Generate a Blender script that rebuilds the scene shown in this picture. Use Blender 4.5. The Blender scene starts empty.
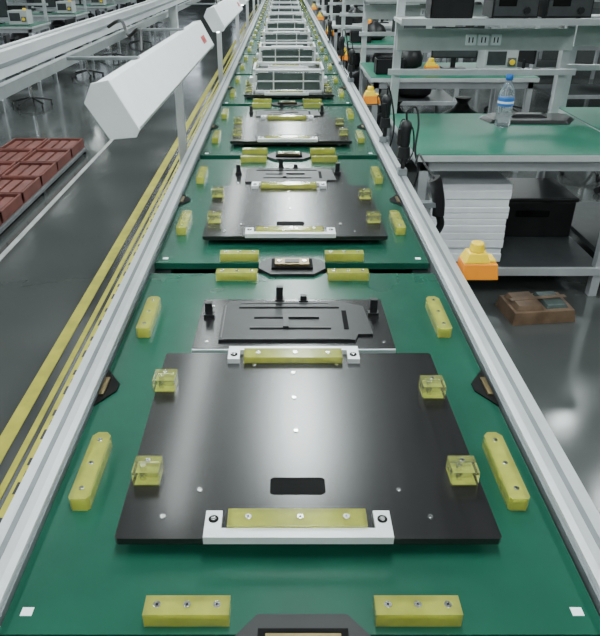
import bpy, bmesh, math, random
from mathutils import Vector, Matrix
random.seed(7)
scene = bpy.context.scene

# ---------------- materials ----------------
def mat(name, col, rough=0.5, metal=0.0, noise=0.0, nscale=20.0, trans=0.0, emis=0.0, bump=0.0, coat=0.0, stretch=None, ior=1.45, spec=0.5, sss=0.0):
    m = bpy.data.materials.new(name); m.use_nodes = True
    nt = m.node_tree; b = nt.nodes["Principled BSDF"]
    b.inputs["Base Color"].default_value = (*col, 1)
    b.inputs["Roughness"].default_value = rough
    b.inputs["Metallic"].default_value = metal
    b.inputs["Transmission Weight"].default_value = trans
    b.inputs["IOR"].default_value = ior
    b.inputs["Specular IOR Level"].default_value = spec
    b.inputs["Coat Weight"].default_value = coat
    b.inputs["Coat Roughness"].default_value = 0.10
    if sss > 0:
        b.inputs["Subsurface Weight"].default_value = sss
        b.inputs["Subsurface Radius"].default_value = (0.02, 0.02, 0.006)
        b.inputs["Subsurface Scale"].default_value = 1.0
    if emis > 0:
        b.inputs["Emission Color"].default_value = (*col, 1)
        b.inputs["Emission Strength"].default_value = emis
    tc = nt.nodes.new("ShaderNodeTexCoord")
    mp = nt.nodes.new("ShaderNodeMapping")
    nt.links.new(tc.outputs["Object"], mp.inputs["Vector"])
    if stretch: mp.inputs["Scale"].default_value = stretch
    n = nt.nodes.new("ShaderNodeTexNoise"); n.inputs["Scale"].default_value = nscale
    n.inputs["Detail"].default_value = 4
    nt.links.new(mp.outputs["Vector"], n.inputs["Vector"])
    if noise > 0:
        r = nt.nodes.new("ShaderNodeValToRGB")
        r.color_ramp.elements[0].position = 0.3; r.color_ramp.elements[1].position = 0.7
        r.color_ramp.elements[0].color = (*[c*(1-noise) for c in col], 1)
        r.color_ramp.elements[1].color = (*[min(1, c*(1+noise)) for c in col], 1)
        nt.links.new(n.outputs["Fac"], r.inputs["Fac"])
        nt.links.new(r.outputs["Color"], b.inputs["Base Color"])
    if bump > 0:
        bp = nt.nodes.new("ShaderNodeBump"); bp.inputs["Strength"].default_value = bump
        bp.inputs["Distance"].default_value = 0.002
        nt.links.new(n.outputs["Fac"], bp.inputs["Height"])
        nt.links.new(bp.outputs["Normal"], b.inputs["Normal"])
    return m

M = dict(
 green = mat("green_laminate", (0.007,0.070,0.043), 0.27, noise=0.10, nscale=6, bump=0.04),
 greenmat = mat("green_esd_mat", (0.009,0.130,0.078), 0.42, noise=0.08, nscale=8),
 black = mat("black_bakelite", (0.010,0.0095,0.010), 0.235, noise=0.35, nscale=9, stretch=(14,0.6,1), spec=0.85),
 black2 = mat("black_anodised", (0.012,0.012,0.013), 0.40, noise=0.2, nscale=15, spec=0.4),
 groove = mat("slot_dark", (0.003,0.003,0.003), 0.8, spec=0.2),
 edge = mat("plate_grey_edge", (0.08,0.08,0.08), 0.5),  # paler grey for plate undersides and thin lines on the small jig
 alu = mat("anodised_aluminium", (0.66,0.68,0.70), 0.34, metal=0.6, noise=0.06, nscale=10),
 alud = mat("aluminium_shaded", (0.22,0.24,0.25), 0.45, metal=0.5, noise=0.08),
 white = mat("white_bracket", (0.76,0.78,0.79), 0.35, metal=0.3, noise=0.04),
 wpaint = mat("white_paint", (0.92,0.94,0.96), 0.4, noise=0.03),
 shelfp = mat("grey_white_laminate", (0.46,0.49,0.49), 0.45, noise=0.05),
 pu = mat("polyurethane_yellow", (0.74,0.76,0.20), 0.14, trans=0.72, noise=0.12, nscale=30, coat=0.6, sss=0.4),
 puc = mat("polyurethane_clear", (0.90,0.94,0.50), 0.05, trans=0.93, noise=0.06, nscale=30, coat=0.5),
 pucore = mat("polyurethane_cloudy_core", (0.62,0.64,0.16), 0.5, noise=0.25, nscale=40),
 chrome = mat("screw_steel", (0.80,0.80,0.80), 0.22, metal=1.0, noise=0.05),
 bronze = mat("bronze_insert", (0.20,0.15,0.07), 0.35, metal=0.8, noise=0.2),
 orange = mat("orange_plastic", (0.95,0.30,0.015), 0.32, noise=0.06, nscale=12),
 yellow = mat("yellow_plastic", (0.95,0.66,0.02), 0.32, noise=0.05, nscale=12),
 tape = mat("yellow_floor_tape", (0.50,0.46,0.035), 0.5, noise=0.2, nscale=8),
 tapew = mat("white_floor_tape", (0.35,0.36,0.35), 0.5, noise=0.2, nscale=8),
 tapeb = mat("black_tape_print", (0.02,0.02,0.02), 0.5),
 rubber = mat("black_rubber", (0.010,0.010,0.011), 0.42, noise=0.15),
 red = mat("red_brown_crate", (0.13,0.036,0.028), 0.55, noise=0.25, nscale=5),
 wall = mat("wall_paint", (0.12,0.135,0.13), 0.8, noise=0.05, nscale=3),
 ceil = mat("ceiling_dark", (0.05,0.06,0.06), 0.9, noise=0.1, nscale=2),
 winm = mat("window_daylight", (0.8,0.9,1.0), 0.3, emis=2.6),
 lampm = mat("lamp_tube", (0.93,1.0,0.98), 0.3, emis=26.0),
 foam = mat("white_foam", (0.80,0.82,0.85), 0.7, noise=0.05, nscale=10),
 brown = mat("brown_carton", (0.15,0.095,0.06), 0.35, noise=0.3, nscale=14, bump=0.3),
 water = mat("clear_pet", (0.86,0.93,0.97), 0.08, trans=0.85, noise=0.03, ior=1.33),
 blue = mat("blue_label", (0.03,0.16,0.55), 0.4, noise=0.2),
 redl = mat("red_logo", (0.6,0.05,0.04), 0.4),
 grey = mat("grey_plastic", (0.12,0.125,0.13), 0.5, noise=0.1),
 dkbox = mat("charcoal_plastic", (0.040,0.045,0.047), 0.45, noise=0.15),
 glassy = mat("smoked_panel", (0.08,0.105,0.10), 0.25, metal=0.2, noise=0.15),
)
fm = bpy.data.materials.new("epoxy_floor"); fm.use_nodes = True
nt = fm.node_tree; b = nt.nodes["Principled BSDF"]
tc = nt.nodes.new("ShaderNodeTexCoord")
n = nt.nodes.new("ShaderNodeTexNoise"); n.inputs["Scale"].default_value = 1.3; n.inputs["Detail"].default_value = 6
r = nt.nodes.new("ShaderNodeValToRGB")
r.color_ramp.elements[0].color = (0.044,0.049,0.048,1); r.color_ramp.elements[1].color = (0.072,0.077,0.075,1)
r2 = nt.nodes.new("ShaderNodeMapRange"); r2.inputs[3].default_value = 0.02; r2.inputs[4].default_value = 0.24
nt.links.new(tc.outputs["Object"], n.inputs["Vector"])
nt.links.new(n.outputs["Fac"], r.inputs["Fac"]); nt.links.new(r.outputs["Color"], b.inputs["Base Color"])
nt.links.new(n.outputs["Fac"], r2.inputs[0]); nt.links.new(r2.outputs[0], b.inputs["Roughness"])
n2 = nt.nodes.new("ShaderNodeTexNoise"); n2.inputs["Scale"].default_value = 4.0; n2.inputs["Detail"].default_value = 3
bp = nt.nodes.new("ShaderNodeBump"); bp.inputs["Strength"].default_value = 0.2; bp.inputs["Distance"].default_value = 0.003
nt.links.new(tc.outputs["Object"], n2.inputs["Vector"]); nt.links.new(n2.outputs["Fac"], bp.inputs["Height"]); nt.links.new(bp.outputs["Normal"], b.inputs["Normal"])
b.inputs["Specular IOR Level"].default_value = 0.75
M['floor'] = fm

# ---------------- mesh builder ----------------
class MB:
    def __init__(s): s.bm = bmesh.new(); s.mats = []
    def mi(s, k):
        if k not in s.mats: s.mats.append(k)
        return s.mats.index(k)
    def prism(s, pts, z0, z1, k, axis='z', top=None):
        i = s.mi(k)
        def P(p, t):
            if axis == 'z': return (p[0], p[1], t)
            if axis == 'y': return (p[0], t, p[1])
            return (t, p[0], p[1])
        a = [s.bm.verts.new(P(p, z0)) for p in pts]
        c = [s.bm.verts.new(P(p, z1)) for p in (top or pts)]
        fs = [s.bm.faces.new(a), s.bm.faces.new(c)]
        N = len(pts)
        for j in range(N): fs.append(s.bm.faces.new((a[j], a[(j+1)%N], c[(j+1)%N], c[j])))
        for f in fs: f.material_index = i
        return s
    def box(s, x0, x1, y0, y1, z0, z1, k):
        return s.prism([(x0,y0),(x1,y0),(x1,y1),(x0,y1)], z0, z1, k)
    def cyl(s, c, r, h, k, axis='z', seg=16, r2=None):
        r2 = r if r2 is None else r2
        def ring(rr): return [(rr*math.cos(2*math.pi*j/seg), rr*math.sin(2*math.pi*j/seg)) for j in range(seg)]
        a = ring(r); t = ring(r2)
        if axis == 'z':
            return s.prism([(c[0]+p[0], c[1]+p[1]) for p in a], c[2], c[2]+h, k, 'z', [(c[0]+p[0], c[1]+p[1]) for p in t])
        if axis == 'y':
            return s.prism([(c[0]+p[0], c[2]+p[1]) for p in a], c[1], c[1]+h, k, 'y', [(c[0]+p[0], c[2]+p[1]) for p in t])
        return s.prism([(c[1]+p[0], c[2]+p[1]) for p in a], c[0], c[0]+h, k, 'x', [(c[1]+p[0], c[2]+p[1]) for p in t])
    def lathe(s, c, prof, k, seg=20):
        i = s.mi(k); rings = []
        for (rr, z) in prof:
            rings.append([s.bm.verts.new((c[0]+rr*math.cos(2*math.pi*j/seg), c[1]+rr*math.sin(2*math.pi*j/seg), c[2]+z)) for j in range(seg)])
        for a, t in zip(rings, rings[1:]):
            for j in range(seg):
                f = s.bm.faces.new((a[j], a[(j+1)%seg], t[(j+1)%seg], t[j])); f.material_index = i; f.smooth = True
        for rg in (rings[0], rings[-1]):
            f = s.bm.faces.new(rg); f.material_index = i
        return s
    def tube(s, pts, rad, k, seg=8):
        i = s.mi(k); P = [Vector(p) for p in pts]; rings = []
        Q = []
        for a in range(len(P)-1):
            p0 = P[max(a-1,0)]; p1 = P[a]; p2 = P[a+1]; p3 = P[min(a+2,len(P)-1)]
            for t in range(6):
                t /= 6
                Q.append(0.5*((2*p1)+(-p0+p2)*t+(2*p0-5*p1+4*p2-p3)*t*t+(-p0+3*p1-3*p2+p3)*t**3))
        Q.append(P[-1])
        for a, q in enumerate(Q):
            d = (Q[min(a+1,len(Q)-1)]-Q[max(a-1,0)]).normalized()
            u = d.cross(Vector((0.31,0.2,0.93))).normalized(); v = d.cross(u)
            rings.append([s.bm.verts.new(q+rad*(u*math.cos(2*math.pi*j/seg)+v*math.sin(2*math.pi*j/seg))) for j in range(seg)])
        for a, t in zip(rings, rings[1:]):
            for j in range(seg):
                f = s.bm.faces.new((a[j], a[(j+1)%seg], t[(j+1)%seg], t[j])); f.material_index = i; f.smooth = True
        for rg in (rings[0], rings[-1]):
            f = s.bm.faces.new(rg); f.material_index = i
        return s
    def mesh(s, name):
        bmesh.ops.recalc_face_normals(s.bm, faces=s.bm.faces[:])
        me = bpy.data.meshes.new(name); s.bm.to_mesh(me); s.bm.free()
        for k in s.mats: me.materials.append(M[k])
        return me
def put(me, name, loc=(0,0,0), bevel=0.0, rot=(0,0,0), parent=None):
    o = bpy.data.objects.new(name, me); scene.collection.objects.link(o)
    o.location = loc; o.rotation_euler = rot
    if bevel > 0:
        m = o.modifiers.new("bevel", 'BEVEL'); m.width = bevel; m.segments = 2; m.limit_method = 'ANGLE'; m.angle_limit = math.radians(40)
    if parent: o.parent = parent
    return o

# ---------------- room ----------------
XL, XR, YB, YF, ZC = -11.0, 9.0, -4.0, 34.0, 4.4
mb = MB(); mb.box(XL, XR, YB, YF, -0.1, 0, 'floor'); put(mb.mesh("floor"), "floor")
mb = MB(); mb.box(XL, XR, YB, YF, ZC, ZC+0.1, 'ceil'); put(mb.mesh("ceiling"), "ceiling")
mb = MB(); mb.box(XL-0.2, XL, YB, YF, 0, ZC, 'wall'); put(mb.mesh("wall_left"), "wall_left")
mb = MB(); mb.box(XR, XR+0.2, YB, YF, 0, ZC, 'wall'); put(mb.mesh("wall_right"), "wall_right")
mb = MB(); mb.box(XL, XR, YF, YF+0.2, 0, ZC, 'wall'); put(mb.mesh("wall_back"), "wall_back")
mb = MB(); mb.box(XL, XR, YB-0.2, YB, 0, ZC, 'wall'); put(mb.mesh("wall_front"), "wall_front")
mb = MB(); mb.box(XL, XL+0.02, YB, YF, 0, 0.12, 'grey'); put(mb.mesh("baseboard_left"), "baseboard_left")
for i in range(7):
    y = 2+i*4.4
    mb = MB(); mb.box(XL+0.01, XL+0.03, y, y+2.6, 1.0, 3.2, 'winm')
    for yy in (y-0.05, y+1.28, y+2.6): mb.box(XL, XL+0.06, yy, yy+0.06, 0.95, 3.25, 'wpaint')
    mb.box(XL, XL+0.06, y-0.05, y+2.66, 0.92, 1.0, 'wpaint'); mb.box(XL, XL+0.06, y-0.05, y+2.66, 3.2, 3.28, 'wpaint')
    put(mb.mesh("window"), "window_%d" % (i+1))
for i in range(5):  # unseen back-wall windows, added for their bright reflections on the floor
    x = -10.2+i*3.9
    mb = MB(); mb.box(x, x+2.2, YF-0.03, YF-0.01, 1.6, 3.6, 'winm')
    for xx in (x-0.05, x+0.7, x+1.43, x+2.2): mb.box(xx, xx+0.06, YF-0.06, YF, 1.55, 3.65, 'wpaint')
    mb.box(x-0.05, x+2.26, YF-0.06, YF, 1.52, 1.6, 'wpaint'); mb.box(x-0.05, x+2.26, YF-0.06, YF, 3.6, 3.68, 'wpaint'); mb.box(x, x+2.2, YF-0.06, YF, 2.5, 2.56, 'wpaint')
    put(mb.mesh("window"), "window_%d" % (i+8))

def strip(name, x0, x1, y0, y1, k, dashes=False):
    mb = MB(); mb.box(x0, x1, y0, y1, 0.0, 0.003, k)
    if dashes:
        y = y0
        while y < min(y1, 20):
            mb.box(x0+0.012, x1-0.03, y, y+0.06, 0.003, 0.004, 'tapeb')
            mb.box(x0+0.02, x1-0.03, y+0.09, y+0.12, 0.003, 0.004, 'tapeb'); mb.box(x0+0.012, x1-0.04, y+0.15, y+0.19, 0.003, 0.004, 'tapeb'); y += 0.30
    put(mb.mesh(name), name)
strip("floor_tape_yellow", -1.115, -1.055, -1, 30, 'tape')
strip("floor_tape_yellow", -1.010, -0.985, -1, 30, 'tape')
strip("floor_tape_hazard", -0.965, -0.89, -1, 30, 'tape', True)
strip("floor_tape_white", -1.80, -1.765, 2.5, 12, 'tapew')

# ---------------- conveyor ----------------
C = 0.03
YEND = 24.0
mb = MB()
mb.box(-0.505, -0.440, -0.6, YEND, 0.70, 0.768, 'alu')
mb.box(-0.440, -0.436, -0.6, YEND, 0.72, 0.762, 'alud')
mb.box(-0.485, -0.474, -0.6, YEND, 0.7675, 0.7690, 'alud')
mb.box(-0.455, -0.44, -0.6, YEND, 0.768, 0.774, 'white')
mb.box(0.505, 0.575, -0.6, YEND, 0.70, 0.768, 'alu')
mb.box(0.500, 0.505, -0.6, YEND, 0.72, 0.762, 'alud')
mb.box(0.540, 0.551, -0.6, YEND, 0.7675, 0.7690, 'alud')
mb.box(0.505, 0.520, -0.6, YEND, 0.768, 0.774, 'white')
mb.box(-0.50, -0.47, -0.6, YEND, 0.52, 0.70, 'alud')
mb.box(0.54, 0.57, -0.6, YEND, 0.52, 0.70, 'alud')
mb.box(-0.47, 0.54, -0.6, YEND, 0.54, 0.56, 'rubber')
mb.box(-0.436, -0.38, -0.6, YEND, 0.70, 0.722, 'rubber')
mb.box(0.44, 0.50, -0.6, YEND, 0.70, 0.722, 'rubber')
y = -0.4
while y < YEND:
    for x in (-0.49, 0.51):
        mb.box(x, x+0.05, y, y+0.05, 0.02, 0.54, 'alu'); mb.cyl((x+0.025, y+0.025, 0.0), 0.03, 0.02, 'rubber')
    mb.box(-0.44, 0.51, y, y+0.05, 0.2, 0.25, 'alu')
    mb.cyl((-0.44, y+0.25, 0.66), 0.02, 0.95, 'alud', 'x', 12)
    y += 1.6
put(mb.mesh("conveyor_line"), "conveyor_line", bevel=0.0015)

def screw(mb, x, y, z, r=0.006):
    mb.cyl((x, y, z), r, 0.0022, 'chrome', 'z', 12); mb.cyl((x, y, z+0.0022), r*0.35, 0.0004, 'groove', 'z', 6)
mb = MB()
W = 0.465; a0, a1 = 0.62, 0.76
mb.prism([(-W,0.040),(W,0.040),(W,a0),(W-0.036,a0+0.055),(W-0.036,a1-0.055),(W,a1),(W,1.338),(-W,1.338),(-W,a1),(-W+0.036,a1-0.055),(-W+0.036,a0+0.055),(-W,a0)], -0.022, 0, 'green')
def pu_x(x0, x1, y0, y1, z0=0.0, h=0.028):
    mb.prism([(x0,y0),(x1,y0),(x1,y1),(x0,y1)], z0+0.0005, z0+h, 'pu')
    mb.box(x0+0.006, x1-0.006, y0+0.006, y1-0.006, z0+0.001, z0+h*0.6, 'pucore')
    for t in (0.15, 0.5, 0.85): screw(mb, x0+(x1-x0)*t, (y0+y1)/2, z0+h)
def pu_y(xc, y0, y1, h=0.030):
    w = 0.019
    mb.prism([(xc-w,y0+0.006),(xc-w+0.005,y0),(xc+w-0.005,y0),(xc+w,y0+0.006),(xc+w,y1-0.012),(xc+w-0.010,y1),(xc-w+0.010,y1),(xc-w,y1-0.012)], 0.0005, h, 'pu')
    mb.box(xc-w+0.006, xc+w-0.006, y0+0.008, y1-0.012, 0.001, h*0.6, 'pucore')
    for t in (0.14, 0.5, 0.86): screw(mb, xc, y0+(y1-y0)*t, h, 0.005)
for sx in (-1, 1):
    xa, xb = sorted((sx*0.112, sx*0.244))
    pu_x(xa, xb, 0.053, 0.088); pu_x(xa, xb, 1.281, 1.316)
    pu_y(sx*0.408, 0.293, 0.487); pu_y(sx*0.408, 0.924, 1.115)
    mb.box(sx*0.433-0.009, sx*0.433+0.009, 0.072, 0.087, 0, 0.001, 'wpaint')
    e = sx*W
    mb.prism([(e,a0-0.005),(e-sx*0.040,a0+0.055),(e-sx*0.040,a1-0.055),(e,a1+0.005)], -0.02, 0.004, 'groove')
    mb.box(min(e-sx*0.002,e-sx*0.014), max(e-sx*0.002,e-sx*0.014), a0+0.035, a1-0.035, 0.004, 0.008, 'bronze')
me_pallet = mb.mesh("pallet_board")
mb = MB()
mb.prism([(-0.110,-0.022),(-0.070,-0.068),(0.070,-0.068),(0.110,-0.022),(0.110,0.022),(0.070,0.068),(-0.070,0.068),(-0.110,0.022)], -0.02, 0.010, 'black2')
mb.prism([(-0.068,-0.034),(0.068,-0.034),(0.068,0.038),(-0.068,0.038)], 0.010, 0.018, 'groove')
mb.box(-0.056, 0.056, -0.024, 0.024, 0.018, 0.026, 'bronze')
mb.box(-0.024, 0.024, -0.013, 0.013, 0.026, 0.028, 'rubber')
for x in (-0.042, 0.042): screw(mb, x, 0, 0.026, 0.007)
me_conn = mb.mesh("pallet_coupler")

mb = MB()
zt = 0.036
def rc(x0a, x1a, x0b, x1b, y0, y1, c):
    return [(x0a+c,y0),(x1a-c,y0),(x1a,y0+c),(x1b,y1-c),(x1b-c,y1),(x0b+c,y1),(x0b,y1-c),(x0a,y0+c)]
mb.prism(rc(-0.318,0.344,-0.322,0.338,0.194,0.79,0.005), zt-0.014, zt, 'black')
mb.prism(rc(-0.304,0.332,-0.314,0.326,0.21,0.78,0.01), zt-0.022, zt-0.014, 'edge')
for x in (-0.26, 0.0, 0.28):
    for y in (0.26, 0.5, 0.73): mb.cyl((x, y, 0.0), 0.014, zt-0.022, 'alud')
mb.prism([(-0.054,0.302),(-0.048,0.298),(0.042,0.298),(0.049,0.304),(0.049,0.338),(0.043,0.343),(-0.048,0.343),(-0.054,0.338)], zt, zt+0.0006, 'groove')
for (x, y) in ((-0.005,0.60),(-0.003,0.483),(-0.243,0.244),(0.231,0.244),(-0.185,0.31),(0.185,0.31),(-0.006,0.70),(-0.10,0.735),(0.10,0.735)):
    screw(mb, x, y, zt, 0.0046)
def bracket(y0, y1, front):
    if front: ya, yb, yc = y0, y0+0.016, y1
    else: ya, yb, yc = y1, y1-0.018, y0
    lo, hi = min(ya,yb), max(ya,yb)
    mb.box(-0.165, 0.157, lo, hi, zt, zt+0.013, 'white')
    if front: mb.box(-0.165, 0.157, y0-0.005, y0, zt-0.003, zt+0.013, 'white')
    for x0, x1 in ((-0.165,-0.136),(0.128,0.157)):
        l, h2 = min(yb,yc), max(yb,yc)
        mb.box(x0, x1, l, h2, zt, zt+0.013, 'white')
        mb.cyl(((x0+x1)/2, (l+h2)/2, zt+0.013), 0.009, 0.001, 'groove', 'z', 14)
        mb.cyl(((x0+x1)/2, (l+h2)/2, zt+0.014), 0.005, 0.0015, 'chrome', 'z', 10)
    l, h2 = min(yb,yc), max(yb,yc)
    mb.box(-0.126, 0.115, l, h2, zt+0.0005, zt+0.018, 'pu')
    mb.box(-0.120, 0.109, l+0.005, h2-0.005, zt+0.001, zt+0.010, 'pucore')
    for t in (-0.09, 0.0, 0.08): screw(mb, t, (l+h2)/2, zt+0.018, 0.006)
bracket(0.190, 0.246, True)
bracket(0.742, 0.802, False)
for x, y in ((-0.286,0.345),(-0.300,0.645),(0.310,0.345),(0.308,0.620)):
    mb.box(x-0.025, x+0.025, y-0.024, y+0.024, zt+0.0005, zt+0.032, 'puc')
    mb.cyl((x-0.008, y, zt+0.002), 0.006, 0.027, 'chrome', 'z', 12)
    mb.box(x-0.019, x+0.019, y+0.010, y+0.015, zt+0.003, zt+0.020, 'chrome')
    mb.box(x-0.022, x+0.022, y-0.021, y+0.021, zt+0.001, zt+0.003, 'pucore')
    screw(mb, x, y+0.010, zt+0.032, 0.005)
me_jig = mb.mesh("black_jig_plate")

mb = MB()
mb.prism(rc(-0.265,0.261,-0.262,0.258,0.840,1.115,0.005), 0.008, 0.020, 'black')
mb.box(-0.255, 0.25, 0.852, 1.10, 0.0, 0.008, 'edge')
mb.box(-0.265, -0.165, 0.834, 0.841, 0.006, 0.018, 'alu'); mb.box(0.15, 0.261, 0.834, 0.841, 0.006, 0.018, 'alu')
mb.prism([(-0.20,0.87),(0.16,0.87),(0.17,0.90),(0.21,0.90),(0.20,1.06),(0.13,1.09),(-0.185,1.09),(-0.20,1.06)], 0.020, 0.027, 'black2')
mb.box(-0.155, 0.13, 1.045, 1.053, 0.027, 0.0285, 'groove'); mb.box(-0.155,0.13,1.0535,1.057,0.027,0.0283,'edge')
mb.box(-0.12, 0.10, 0.925, 0.933, 0.027, 0.0285, 'groove'); mb.box(-0.12,0.10,0.9335,0.937,0.027,0.0283,'edge')
mb.box(0.135, 0.148, 0.925, 1.03, 0.027, 0.0285, 'groove')
mb.box(-0.03, 0.07, 0.985, 1.0, 0.027, 0.032, 'rubber'); mb.box(-0.03, -0.015, 0.93, 1.0, 0.027, 0.034, 'rubber')
mb.box(-0.11, -0.03, 0.985, 0.992, 0.027, 0.0285, 'groove')
mb.box(-0.195, -0.192, 0.88, 1.06, 0.027, 0.0285, 'edge'); mb.box(-0.15, 0.10, 1.075, 1.078, 0.027, 0.0285, 'edge'); mb.box(-0.19, 0.15, 0.872, 0.875, 0.027, 0.0285, 'edge')
for x, y, w, h in ((-0.040,1.100,0.010,0.050),(-0.237,1.01,0.010,0.045),(0.224,1.02,0.010,0.050),(0.03,1.095,0.009,0.024)):
    mb.box(x-w, x+w, y-0.008, y+0.008, 0.020, 0.020+h, 'black2')
    mb.box(x-w*1.5, x+w*1.5, y-0.011, y+0.011, 0.020, 0.030, 'rubber')
for x in (-0.23, 0.235):
    for y in (0.87, 1.07): screw(mb, x, y, 0.020, 0.004)
for x in (-0.2, 0.2): mb.cyl((x, 0.97, -0.0), 0.01, 0.008, 'alud')
me_sjig = mb.mesh("small_jig_plate")

# aluminium product frame carried on far pallets
mb = MB()
x0, x1, y0, y1, z1 = -0.25, 0.27, 0.27, 0.66, 0.20
t = 0.016
for x in (x0, x1-t):
    for y in (y0, y1-t): mb.box(x, x+t, y, y+t, zt, z1, 'white')
for z in (zt, z1-t):
    mb.box(x0, x1, y0, y0+t, z, z+t, 'white'); mb.box(x0, x1, y1-t, y1, z, z+t, 'white')
    mb.box(x0, x0+t, y0, y1, z, z+t, 'white'); mb.box(x1-t, x1, y0, y1, z, z+t, 'white')
mb.box(x0+0.03, x1-0.03, y0+0.04, y0+0.05, zt+0.015, z1-0.03, 'glassy')
mb.box(x0+0.016, x1-0.016, y0+0.05, y1-0.02, z1-0.05, z1-0.04, 'dkbox')
mb.box(x0-0.03, x0, y0+0.1, y0+0.2, zt+0.05, zt+0.09, 'alu'); mb.box(x1, x1+0.03, y0+0.1, y0+0.2, zt+0.05, zt+0.09, 'alu')
for x in (-0.1, 0.12): mb.box(x-0.005, x+0.005, y0+0.030, y0+0.040, zt+0.02, z1-0.02, 'alu')
mb.box(x0+0.03, x1-0.03, y0+0.030, y0+0.038, zt+0.07, zt+0.08, 'alu')
mb.box(-0.14, 0.16, 0.36, 0.56, z1-0.04, z1-0.015, 'grey')
me_frame = mb.mesh("aluminium_chassis_frame")

PITCH = 1.38
for k in range(-1, 16):
    yk = 0.593 + PITCH*k
    put(me_pallet, "assembly_pallet", (C, yk, 0.75), 0.0022)
    put(me_conn, "pallet_coupler", (C, yk, 0.75), 0.0015)
    put(me_jig, "black_jig_plate", (C, yk, 0.75), 0.0018)
    put(me_sjig, "small_jig_plate", (C, yk, 0.75), 0.001)
    if k >= 3: put(me_frame, "aluminium_chassis_frame", (C, yk, 0.75), 0.002)

# ---------------- left overhead frame + lamps ----------------
mb = MB()
mb.box(-0.560, -0.520, -0.2, YEND, 1.455, 1.500, 'alu')
mb.box(-0.5200, -0.5188, -0.2, YEND, 1.473, 1.481, 'alud')
mb.box(-0.545, -0.535, -0.2, YEND, 1.500, 1.5015, 'alud')
mb.box(-0.600, -0.580, -0.2, YEND, 1.395, 1.420, 'alud')
y = 3.5
while y < YEND:
    mb.box(-0.560, -0.520, y, y+0.04, 0.0, 1.455, 'alu')
    mb.box(-0.5200, -0.5188, y+0.016, y+0.024, 0.0, 1.455, 'alud')
    mb.box(-0.61, -0.56, y, y+0.04, 1.38, 1.395, 'alu')
    mb.box(-0.52, -0.505, y-0.02, y+0.06, 0.62, 0.70, 'alud')
    y += 2.45
mb.box(-0.6, -0.565, -0.2, -0.16, 0.0, 1.5, 'alu')
put(mb.mesh("overhead_support_frame"), "overhead_support_frame", bevel=0.002)

def lamp(y0, y1):
    mb = MB()
    L = y1-y0
    prof = [(-0.028,0.046),(0.004,0.052),(0.052,-0.036),(0.044,-0.050),(-0.006,-0.054),(-0.045,0.012)]
    mb.prism(prof, 0, L, 'wpaint', 'y')
    mb.prism([(p[0]*1.05, p[1]*1.05) for p in prof], -0.008, 0.0, 'foam', 'y')
    mb.prism([(p[0]*1.05, p[1]*1.05) for p in prof], L, L+0.008, 'foam', 'y')
    mb.cyl((0.012, 0.06, -0.056), 0.009, L-0.12, 'lampm', 'y', 12)
    for yy in (0.35, L-0.4):
        mb.box(-0.18, -0.01, yy, yy+0.025, 0.047, 0.054, 'alud')
    for t in (0.0, 0.035, 0.07):
        mb.prism([(0.0270,0.012),(0.0285,0.012),(0.0410,-0.012),(0.0395,-0.012)], L*0.86+t, L*0.86+t+0.022, 'redl', 'y')
    mb.tube([(-0.03,0.5,0.05),(-0.04,0.55,0.10),(-0.08,0.6,0.08),(-0.12,0.7,0.11),(-0.17,0.75,0.09)], 0.005, 'rubber')
    put(mb.mesh("fluorescent_task_lamp"), "fluorescent_task_lamp", (-0.335, y0, 1.395), 0.002, (math.radians(-0.5),0,0))
lamp(1.30, 2.85); lamp(3.45, 5.05); lamp(5.6, 7.2); lamp(7.8, 9.4)

# ---------------- emergency stop boxes ----------------
mb = MB()
mb.prism([(-0.062,-0.045),(0.062,-0.045),(0.062,0.045),(-0.062,0.045)], 0.0, 0.055, 'orange', 'z', [(-0.055,-0.038),(0.055,-0.038),(0.055,0.038),(-0.055,0.038)])
mb.prism([(-0.055,-0.036),(0.030,-0.036),(0.030,0.036),(-0.055,0.036)], 0.055, 0.088, 'yellow', 'z', [(-0.040,-0.026),(0.020,-0.026),(0.020,0.026),(-0.040,0.026)])
mb.cyl((-0.010, 0.0, 0.088), 0.026, 0.030, 'yellow', 'z', 20, 0.021)
mb.box(0.030, 0.050, -0.03, 0.03, 0.055, 0.066, 'yellow')
mb.box(-0.075, -0.062, -0.03, 0.03, -0.03, 0.02, 'alud'); mb.box(-0.07, 0.05, -0.03, 0.03, -0.008, 0.0, 'alud')
me_es = mb.mesh("emergency_stop_box")
for y in (1.98, 4.95, 7.3, 9.8, 12.4, 15.0):
    put(me_es, "emergency_stop_box", (0.648, y, 0.722), 0.006)

# ---------------- electric screwdrivers ----------------
mb = MB()
mb.box(-0.02, 0.02, -0.02, 0.02, 0.0, 0.03, 'alud')
mb.cyl((0,0,0.03), 0.010, 0.16, 'rubber')
mb.cyl((0.0,0,0.08), 0.030, 0.05, 'rubber', 'z', 18, 0.026)
mb.lathe((0.0,0,0.09), [(0.010,0),(0.018,0.03),(0.024,0.06),(0.023,0.10),(0.028,0.13),(0.022,0.15),(0.008,0.16)], 'rubber')
mb.box(-0.035, -0.01, -0.012, 0.012, 0.14, 0.21, 'rubber')
mb.tube([(0,0,0.25),(0.0,0.0,0.29),(0.04,0.02,0.30),(0.055,0.0,0.23),(0.045,-0.03,0.12),(0.07,-0.02,0.02),(0.05,0,-0.1)], 0.005, 'rubber')
mb.tube([(0.02,0.02,0.05),(0.05,0.04,0.10),(0.04,0.05,0.20),(-0.01,0.05,0.24),(-0.03,0.03,0.16)], 0.004, 'rubber')
me_sd = mb.mesh("electric_screwdriver")
for y, a in ((2.98,0),(3.6,1.0),(5.6,2.0),(6.6,0.6),(8.4,1.4)):
    put(me_sd, "electric_screwdriver", (0.555, y, 0.769), 0.002, (0,0,a))
mb = MB()
mb.tube([(0.0,0,0.12),(0.01,0,0.10),(0.03,0,0.02),(0.035,0,-0.04)], 0.026, 'rubber', 12)
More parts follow.
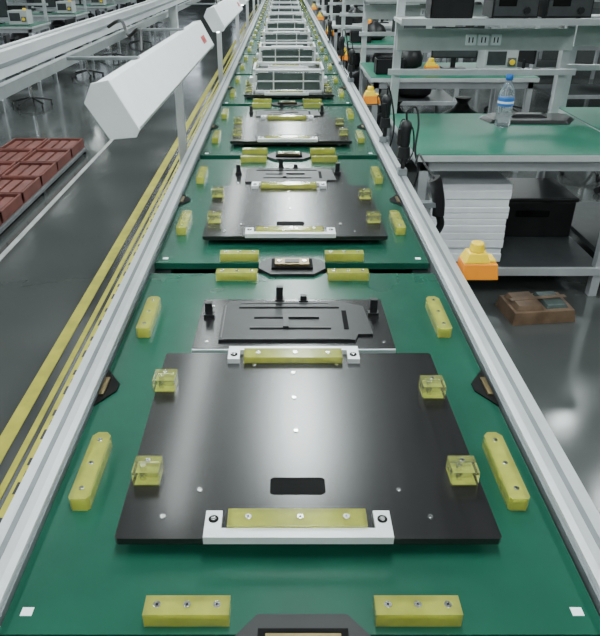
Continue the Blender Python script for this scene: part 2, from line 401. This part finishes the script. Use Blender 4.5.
mb.tube([(0.035,0,-0.03),(0.05,0,-0.08),(0.03,0,-0.13)], 0.016, 'rubber', 12)
mb.tube([(0.0,0,0.12),(-0.03,0.06,0.16),(-0.04,0.15,0.18),(-0.02,0.3,0.10)], 0.005, 'rubber')
mb.box(-0.045, 0.04, -0.02, 0.02, 0.0, 0.02, 'alud')
put(mb.mesh("handheld_scanner"), "handheld_scanner", (0.622, 2.62, 0.74), 0.0)

# ---------------- workbenches ----------------
def bench(x0, x1, y0, y1, ztop=0.80, zshelf=1.35, top='greenmat', name="workbench", sockets=True):
    mb = MB(); p = 0.045
    W_, D_ = x1-x0, y1-y0
    mb.box(0, W_, 0, D_, ztop-0.035, ztop-0.004, 'shelfp')
    mb.box(0.0, W_, 0.006, D_, ztop-0.004, ztop, top)
    for x in (0.03, W_-0.03-p):
        mb.box(x, x+p, 0.03, 0.03+p, 0, ztop-0.035, 'alu')
        mb.box(x, x+p, D_-p, D_, 0, ztop-0.035, 'alu')
        mb.box(x, x+p, 0.03, D_, ztop-0.09, ztop-0.035, 'alu')
        mb.box(x-0.02, x+p-0.02, D_+0.002, D_+p, 0, 1.95, 'alu')
    mb.box(0.03, W_-0.03, 0.03, 0.03+p, ztop-0.09, ztop-0.035, 'alu')
    mb.box(0.03, W_-0.03, 0.04, D_-0.04, 0.14, 0.17, 'dkbox')
    mb.box(0.03, W_-0.03, 0.02, 0.04, 0.13, 0.175, 'alu')
    mb.box(-0.02, W_, D_-0.02, D_, ztop+0.23, ztop+0.265, 'alu')
    mb.box(0.02, W_-0.05, D_-0.015, D_+0.0, 1.17, 1.29, 'shelfp')
    mb.box(0.0, W_, D_-0.22, D_+0.05, zshelf-0.02, zshelf, 'shelfp')
    mb.box(0.0, W_, D_-0.235, D_-0.22, zshelf-0.025, zshelf+0.010, 'alu')
    mb.box(0.0, W_, D_-0.2, D_+0.05, 1.88, 1.93, 'alu')
    if sockets:
        for sx in (0.40, 0.47, 0.54):
            sx *= W_*0.95
            mb.box(sx, sx+0.06, D_-0.03, D_-0.015, 1.20, 1.26, 'foam')
            mb.box(sx+0.015, sx+0.022, D_-0.032, D_-0.03, 1.215, 1.245, 'groove'); mb.box(sx+0.036, sx+0.043, D_-0.032, D_-0.03, 1.215, 1.245, 'groove')
    return put(mb.mesh(name), name, (x0, y0, 0), 0.002)
bench(0.66, 1.78, 3.21, 4.20)
bench(1.80, 3.2, 3.45, 4.4)

def gadget(name, x, y, z, s=1.0, kind=0):
    mb = MB()
    if kind == 0:
        mb.box(-0.12,0.12,-0.08,-0.07,0,0.12,'black2'); mb.box(-0.12,0.12,0.07,0.08,0,0.12,'black2')
        mb.box(-0.12,-0.11,-0.08,0.08,0,0.12,'black2'); mb.box(0.11,0.12,-0.08,0.08,0,0.12,'black2')
        mb.box(-0.12,0.12,-0.08,0.08,0,0.01,'black2'); mb.box(-0.09,0.09,-0.05,0.05,0.01,0.08,'grey')
    elif kind == 1:
        mb.box(-0.13,0.13,-0.1,0.1,0.01,0.15,'rubber'); mb.box(-0.12,0.12,-0.105,-0.1,0.02,0.14,'dkbox')
        mb.box(-0.10,0.0,-0.108,-0.105,0.07,0.125,'groove'); mb.cyl((0.06,-0.125,0.05),0.018,0.02,'rubber','y')
        for xx in (-0.1,0.1): mb.cyl((xx,0,0),0.012,0.01,'rubber')
    elif kind == 2:
        mb.box(-0.1,0.1,-0.06,0.06,0,0.015,'rubber'); mb.box(-0.02,0.02,0.0,0.02,0.015,0.12,'rubber')
        mb.box(-0.2,0.2,-0.01,0.015,0.09,0.34,'rubber'); mb.box(-0.19,0.19,-0.012,-0.01,0.10,0.33,'dkbox')
    elif kind == 3:
        mb.lathe((0,0,0), [(0.10,0),(0.15,0.03),(0.155,0.10),(0.12,0.17),(0.05,0.21),(0.03,0.24),(0.05,0.27)], 'rubber', 11)
    elif kind == 4:
        mb.box(-0.14,0.14,-0.12,0.12,0.012,0.20,'shelfp'); mb.box(-0.12,0.04,-0.124,-0.12,0.06,0.17,'dkbox')
        mb.box(0.055,0.125,-0.13,-0.12,0.05,0.12,'grey'); mb.cyl((0.09,-0.15,0.085),0.022,0.02,'yellow','y')
        mb.cyl((0.09,-0.04,0.20),0.03,0.03,'yellow','z',16,0.024)
        for xx in (-0.11,0.11): mb.cyl((xx,0,0),0.014,0.012,'rubber')
    me = mb.mesh(name); o = put(me, name, (x,y,z), 0.003); o.scale = (s,s,s); return o
gadget("parts_bin", 0.95, 4.11, 1.35, 1.0, 0); gadget("power_supply_unit", 1.30, 4.11, 1.35, 1.0, 1); gadget("power_supply_unit", 1.60, 4.11, 1.35, 1.0, 1)
gadget("parts_bin", 2.1, 4.31, 1.35, 1.0, 0)
mb = MB()
mb.lathe((0,0,0), [(0.030,0),(0.036,0.006),(0.036,0.06),(0.033,0.07),(0.036,0.08),(0.036,0.16),(0.034,0.18),(0.018,0.215),(0.0135,0.225),(0.0135,0.236)], 'water')
mb.lathe((0,0,0), [(0.0368,0.105),(0.0370,0.106),(0.0370,0.145),(0.0368,0.146)], 'blue')
mb.lathe((0,0,0), [(0.0373,0.118),(0.0374,0.119),(0.0374,0.128),(0.0373,0.129)], 'wpaint')
mb.lathe((0,0,0), [(0.0165,0.230),(0.0165,0.252),(0.014,0.255)], 'blue')
o = put(mb.mesh("water_bottle"), "water_bottle", (1.27, 3.84, 0.80)); o.scale = (1.2,1.2,1.12)
mb = MB()
mb.prism([(-0.26,-0.12),(0.20,-0.15),(0.28,-0.02),(0.24,0.11),(-0.2,0.12),(-0.29,0.02)], 0, 0.020, 'rubber', 'z', [(-0.24,-0.11),(0.18,-0.13),(0.25,-0.02),(0.22,0.09),(-0.18,0.10),(-0.26,0.02)])
mb.prism([(-0.12,-0.05),(0.1,-0.06),(0.13,0.03),(-0.1,0.05)], 0.020, 0.038, 'rubber', 'z', [(-0.10,-0.03),(0.06,-0.04),(0.10,0.02),(-0.07,0.03)])
put(mb.mesh("black_tool_pouch"), "black_tool_pouch", (1.48, 4.03, 0.80), 0.006)
mb = MB(); z = 0
for i in range(11):
    dx, dy = random.uniform(-0.006,0.006), random.uniform(-0.006,0.006); h = random.choice((0.034,0.042,0.050))
    mb.box(dx, 0.42+dx, dy, 0.42+dy, z, z+h-0.0008, 'foam'); z += h-0.0005
put(mb.mesh("foam_sheet_stack"), "foam_sheet_stack", (0.79, 3.32, 0.175), 0.005)
mb = MB()
mb.prism([(-0.18,-0.12),(0.16,-0.13),(0.18,0.10),(-0.17,0.11)],0,0.065,'brown','z',[(-0.17,-0.11),(0.15,-0.12),(0.17,0.09),(-0.16,0.10)])
mb.prism([(-0.155,-0.09),(-0.01,-0.10),(0.0,0.085),(-0.145,0.085)],0.065,0.09,'brown','z',[(-0.14,-0.08),(-0.02,-0.09),(-0.01,0.075),(-0.13,0.075)])
mb.prism([(0.01,-0.09),(0.13,-0.09),(0.14,0.08),(0.02,0.085)],0.065,0.083,'glassy','z',[(0.02,-0.08),(0.12,-0.08),(0.13,0.07),(0.03,0.075)])
mb.box(-0.155,0.155,-0.02,0.01,0.09,0.092,'brown')
put(mb.mesh("wrapped_parcel"), "wrapped_parcel", (1.34, 3.05, 0), 0.008, (0,0,0.15))
mb = MB()
mb.box(0,0.5,0,0.4,0,0.22,'rubber'); mb.box(-0.01,0.51,-0.01,0.41,0.22,0.245,'rubber'); mb.box(0.15,0.35,-0.012,0.0,0.13,0.17,'groove')
put(mb.mesh("storage_box"), "storage_box", (1.24, 3.70, 0.17), 0.008)

yy = 5.6
for i in range(8):
    bench(0.72, 2.1, yy, yy+0.9, 0.80, 1.35, 'greenmat' if i < 2 else 'shelfp')
    gadget("power_supply_unit" if i % 2 else "control_cabinet", 1.0+0.1*(i%3), yy+0.8, 1.35, 1, 1 if i % 2 else 4)
    gadget("power_supply_unit", 1.45, yy+0.77, 1.35, 1, 1)
    gadget("monitor", 1.5, yy+0.5, 0.80, 1, 2)
    gadget("black_bag", 1.1, yy+0.55, 0.80, 0.9, 3)
    gadget("black_bag", 1.0, yy+0.4, 0.17, 1.4, 3)
    gadget("black_bag", 1.6, yy+0.4, 0.17, 1.5, 3)
    gadget("parts_bin", 0.90, yy+0.25, 0.80, 1, 0)
    gadget("control_cabinet", 1.85, yy+0.4, 0.80, 1, 4)
    if i % 2 == 0: put(me_es, "emergency_stop_box", (1.25, yy+0.2, 0.809), 0.006)
    bench(3.3, 4.9, yy+0.4, yy+1.3, 0.78, 1.35, 'shelfp')
    gadget("monitor", 4.0, yy+0.9, 0.78, 1, 2); gadget("black_bag", 3.6, yy+0.9, 0.78, 1, 3); gadget("control_cabinet", 4.5, yy+0.9, 0.78, 1, 4)
    bench(-5.3, -3.7, yy+2.5, yy+3.4, 0.78, 1.35, 'greenmat')
    gadget("monitor", -4.4, yy+3.0, 0.78, 1, 2); gadget("power_supply_unit", -4.0, yy+3.2, 1.35, 1, 1)
    gadget("black_bag", -4.9, yy+2.9, 0.17, 1.5, 3); gadget("black_bag", -4.2, yy+2.9, 0.17, 1.5, 3); gadget("parts_bin", -4.9, yy+2.9, 0.78, 1.2, 0)
    gadget("control_cabinet", -3.95, yy+2.8, 0.78, 1, 4)
    bench(-8.3, -6.5, yy+2.5, yy+3.4, 0.78, 1.35, 'greenmat')
    gadget("monitor", -7.2, yy+3.0, 0.78, 1, 2)
    yy += 2.35

mb = MB()
mb.cyl((0,0,0.43),0.17,0.05,'rubber','z',24,0.16); mb.cyl((0,0,0.10),0.022,0.33,'chrome')
mb.box(-0.15,0.15,0.15,0.18,0.58,0.85,'rubber'); mb.box(-0.02,0.02,0.14,0.16,0.44,0.62,'rubber')
for j in range(5):
    a = 2*math.pi*j/5
    mb.tube([(0,0,0.11),(0.13*math.cos(a),0.13*math.sin(a),0.085),(0.25*math.cos(a),0.25*math.sin(a),0.06)],0.014,'rubber')
    mb.cyl((0.25*math.cos(a)-0.01,0.25*math.sin(a),0.028),0.028,0.02,'rubber','y',12)
me_st = mb.mesh("work_chair")
for x, y, a in ((-3.2,8.6,1.8),(-3.1,10.9,1.4),(-5.9,9.4,2.0),(-6.1,12,1),(-3.2,13.0,1.7),(-5.8,7.6,0.5),(-3.1,15.2,1.5),(-4.5,7.4,3.0),(2.65,5.6,-1.6),(2.7,8.1,-1.2),(2.6,10.5,-1.5),(2.75,4.95,-1.0)):
    put(me_st, "work_chair", (x,y,0), 0.004, (0,0,a))

# red crates on a low rack
mb = MB()
for i in range(2):
    for j in range(6):
        x = i*0.34; y = j*0.42
        mb.box(x, x+0.32, y, y+0.40, 0.06, 0.075, 'red')
        for (a,b_,c,d) in ((x,x+0.32,y,y+0.015),(x,x+0.32,y+0.385,y+0.40),(x,x+0.015,y,y+0.4),(x+0.305,x+0.32,y,y+0.4)):
            mb.box(a,b_,c,d,0.075,0.145,'red')
        for q in range(3): mb.box(x+0.03+q*0.09, x+0.10+q*0.09, y+0.03, y+0.36, 0.075, 0.13, 'red')
for x in (-0.01, 0.32, 0.65): mb.box(x, x+0.03, 0, 2.5, 0.03, 0.06, 'grey')
for x in (-0.01, 0.65):
    for y in (0.0, 1.2, 2.45): mb.box(x, x+0.03, y, y+0.05, 0, 0.03, 'rubber')
put(mb.mesh("red_crate_row"), "red_crate_row", (-2.58, 3.80, 0), 0.003)

# ---------------- ceiling lights ----------------
def ceil_lamp(x, y, L=1.6, e=50):
    mb = MB()
    mb.prism([(-0.14,0.06),(-0.08,0.12),(0.08,0.12),(0.14,0.06)], -L/2, L/2, 'wpaint', 'y')
    mb.cyl((-0.05,-L/2+0.03,0.045),0.018,L-0.06,'lampm','y',10); mb.cyl((0.05,-L/2+0.03,0.045),0.018,L-0.06,'lampm','y',10)
    for yy_ in (-L/2+0.2, L/2-0.2): mb.cyl((0,yy_,0.12),0.008,ZC-3.62,'alud')
    put(mb.mesh("ceiling_light_fixture"), "ceiling_light_fixture", (x,y,3.5))
    ld = bpy.data.lights.new("ceiling_light", 'AREA'); ld.shape='RECTANGLE'; ld.size=0.26; ld.size_y=L; ld.energy=e
    ld.color=(0.90,1.0,0.99)
    lo = bpy.data.objects.new("ceiling_light", ld); scene.collection.objects.link(lo); lo.location=(x,y,3.5)
for y in (-2, 1.2, 4.6, 7.4, 10.5, 14, 18, 23):
    for x, e in ((-6.5,30), (-2.6,32), (0.15,74), (3.6,54)):
        ceil_lamp(x, y, e=e)

w = bpy.data.worlds.new("world"); scene.world = w; w.use_nodes = True
w.node_tree.nodes["Background"].inputs[0].default_value = (0.5,0.55,0.55,1)
w.node_tree.nodes["Background"].inputs[1].default_value = 0.3

# ---------------- camera ----------------
cd = bpy.data.cameras.new("camera"); co = bpy.data.objects.new("camera", cd); scene.collection.objects.link(co)
co.location = (0, 0, 1.65); co.rotation_euler = (math.radians(90-28.91), 0, 0)
cd.sensor_width = 36; cd.lens = 36.79; cd.shift_x = 17/636; cd.clip_start = 0.02
scene.camera = co
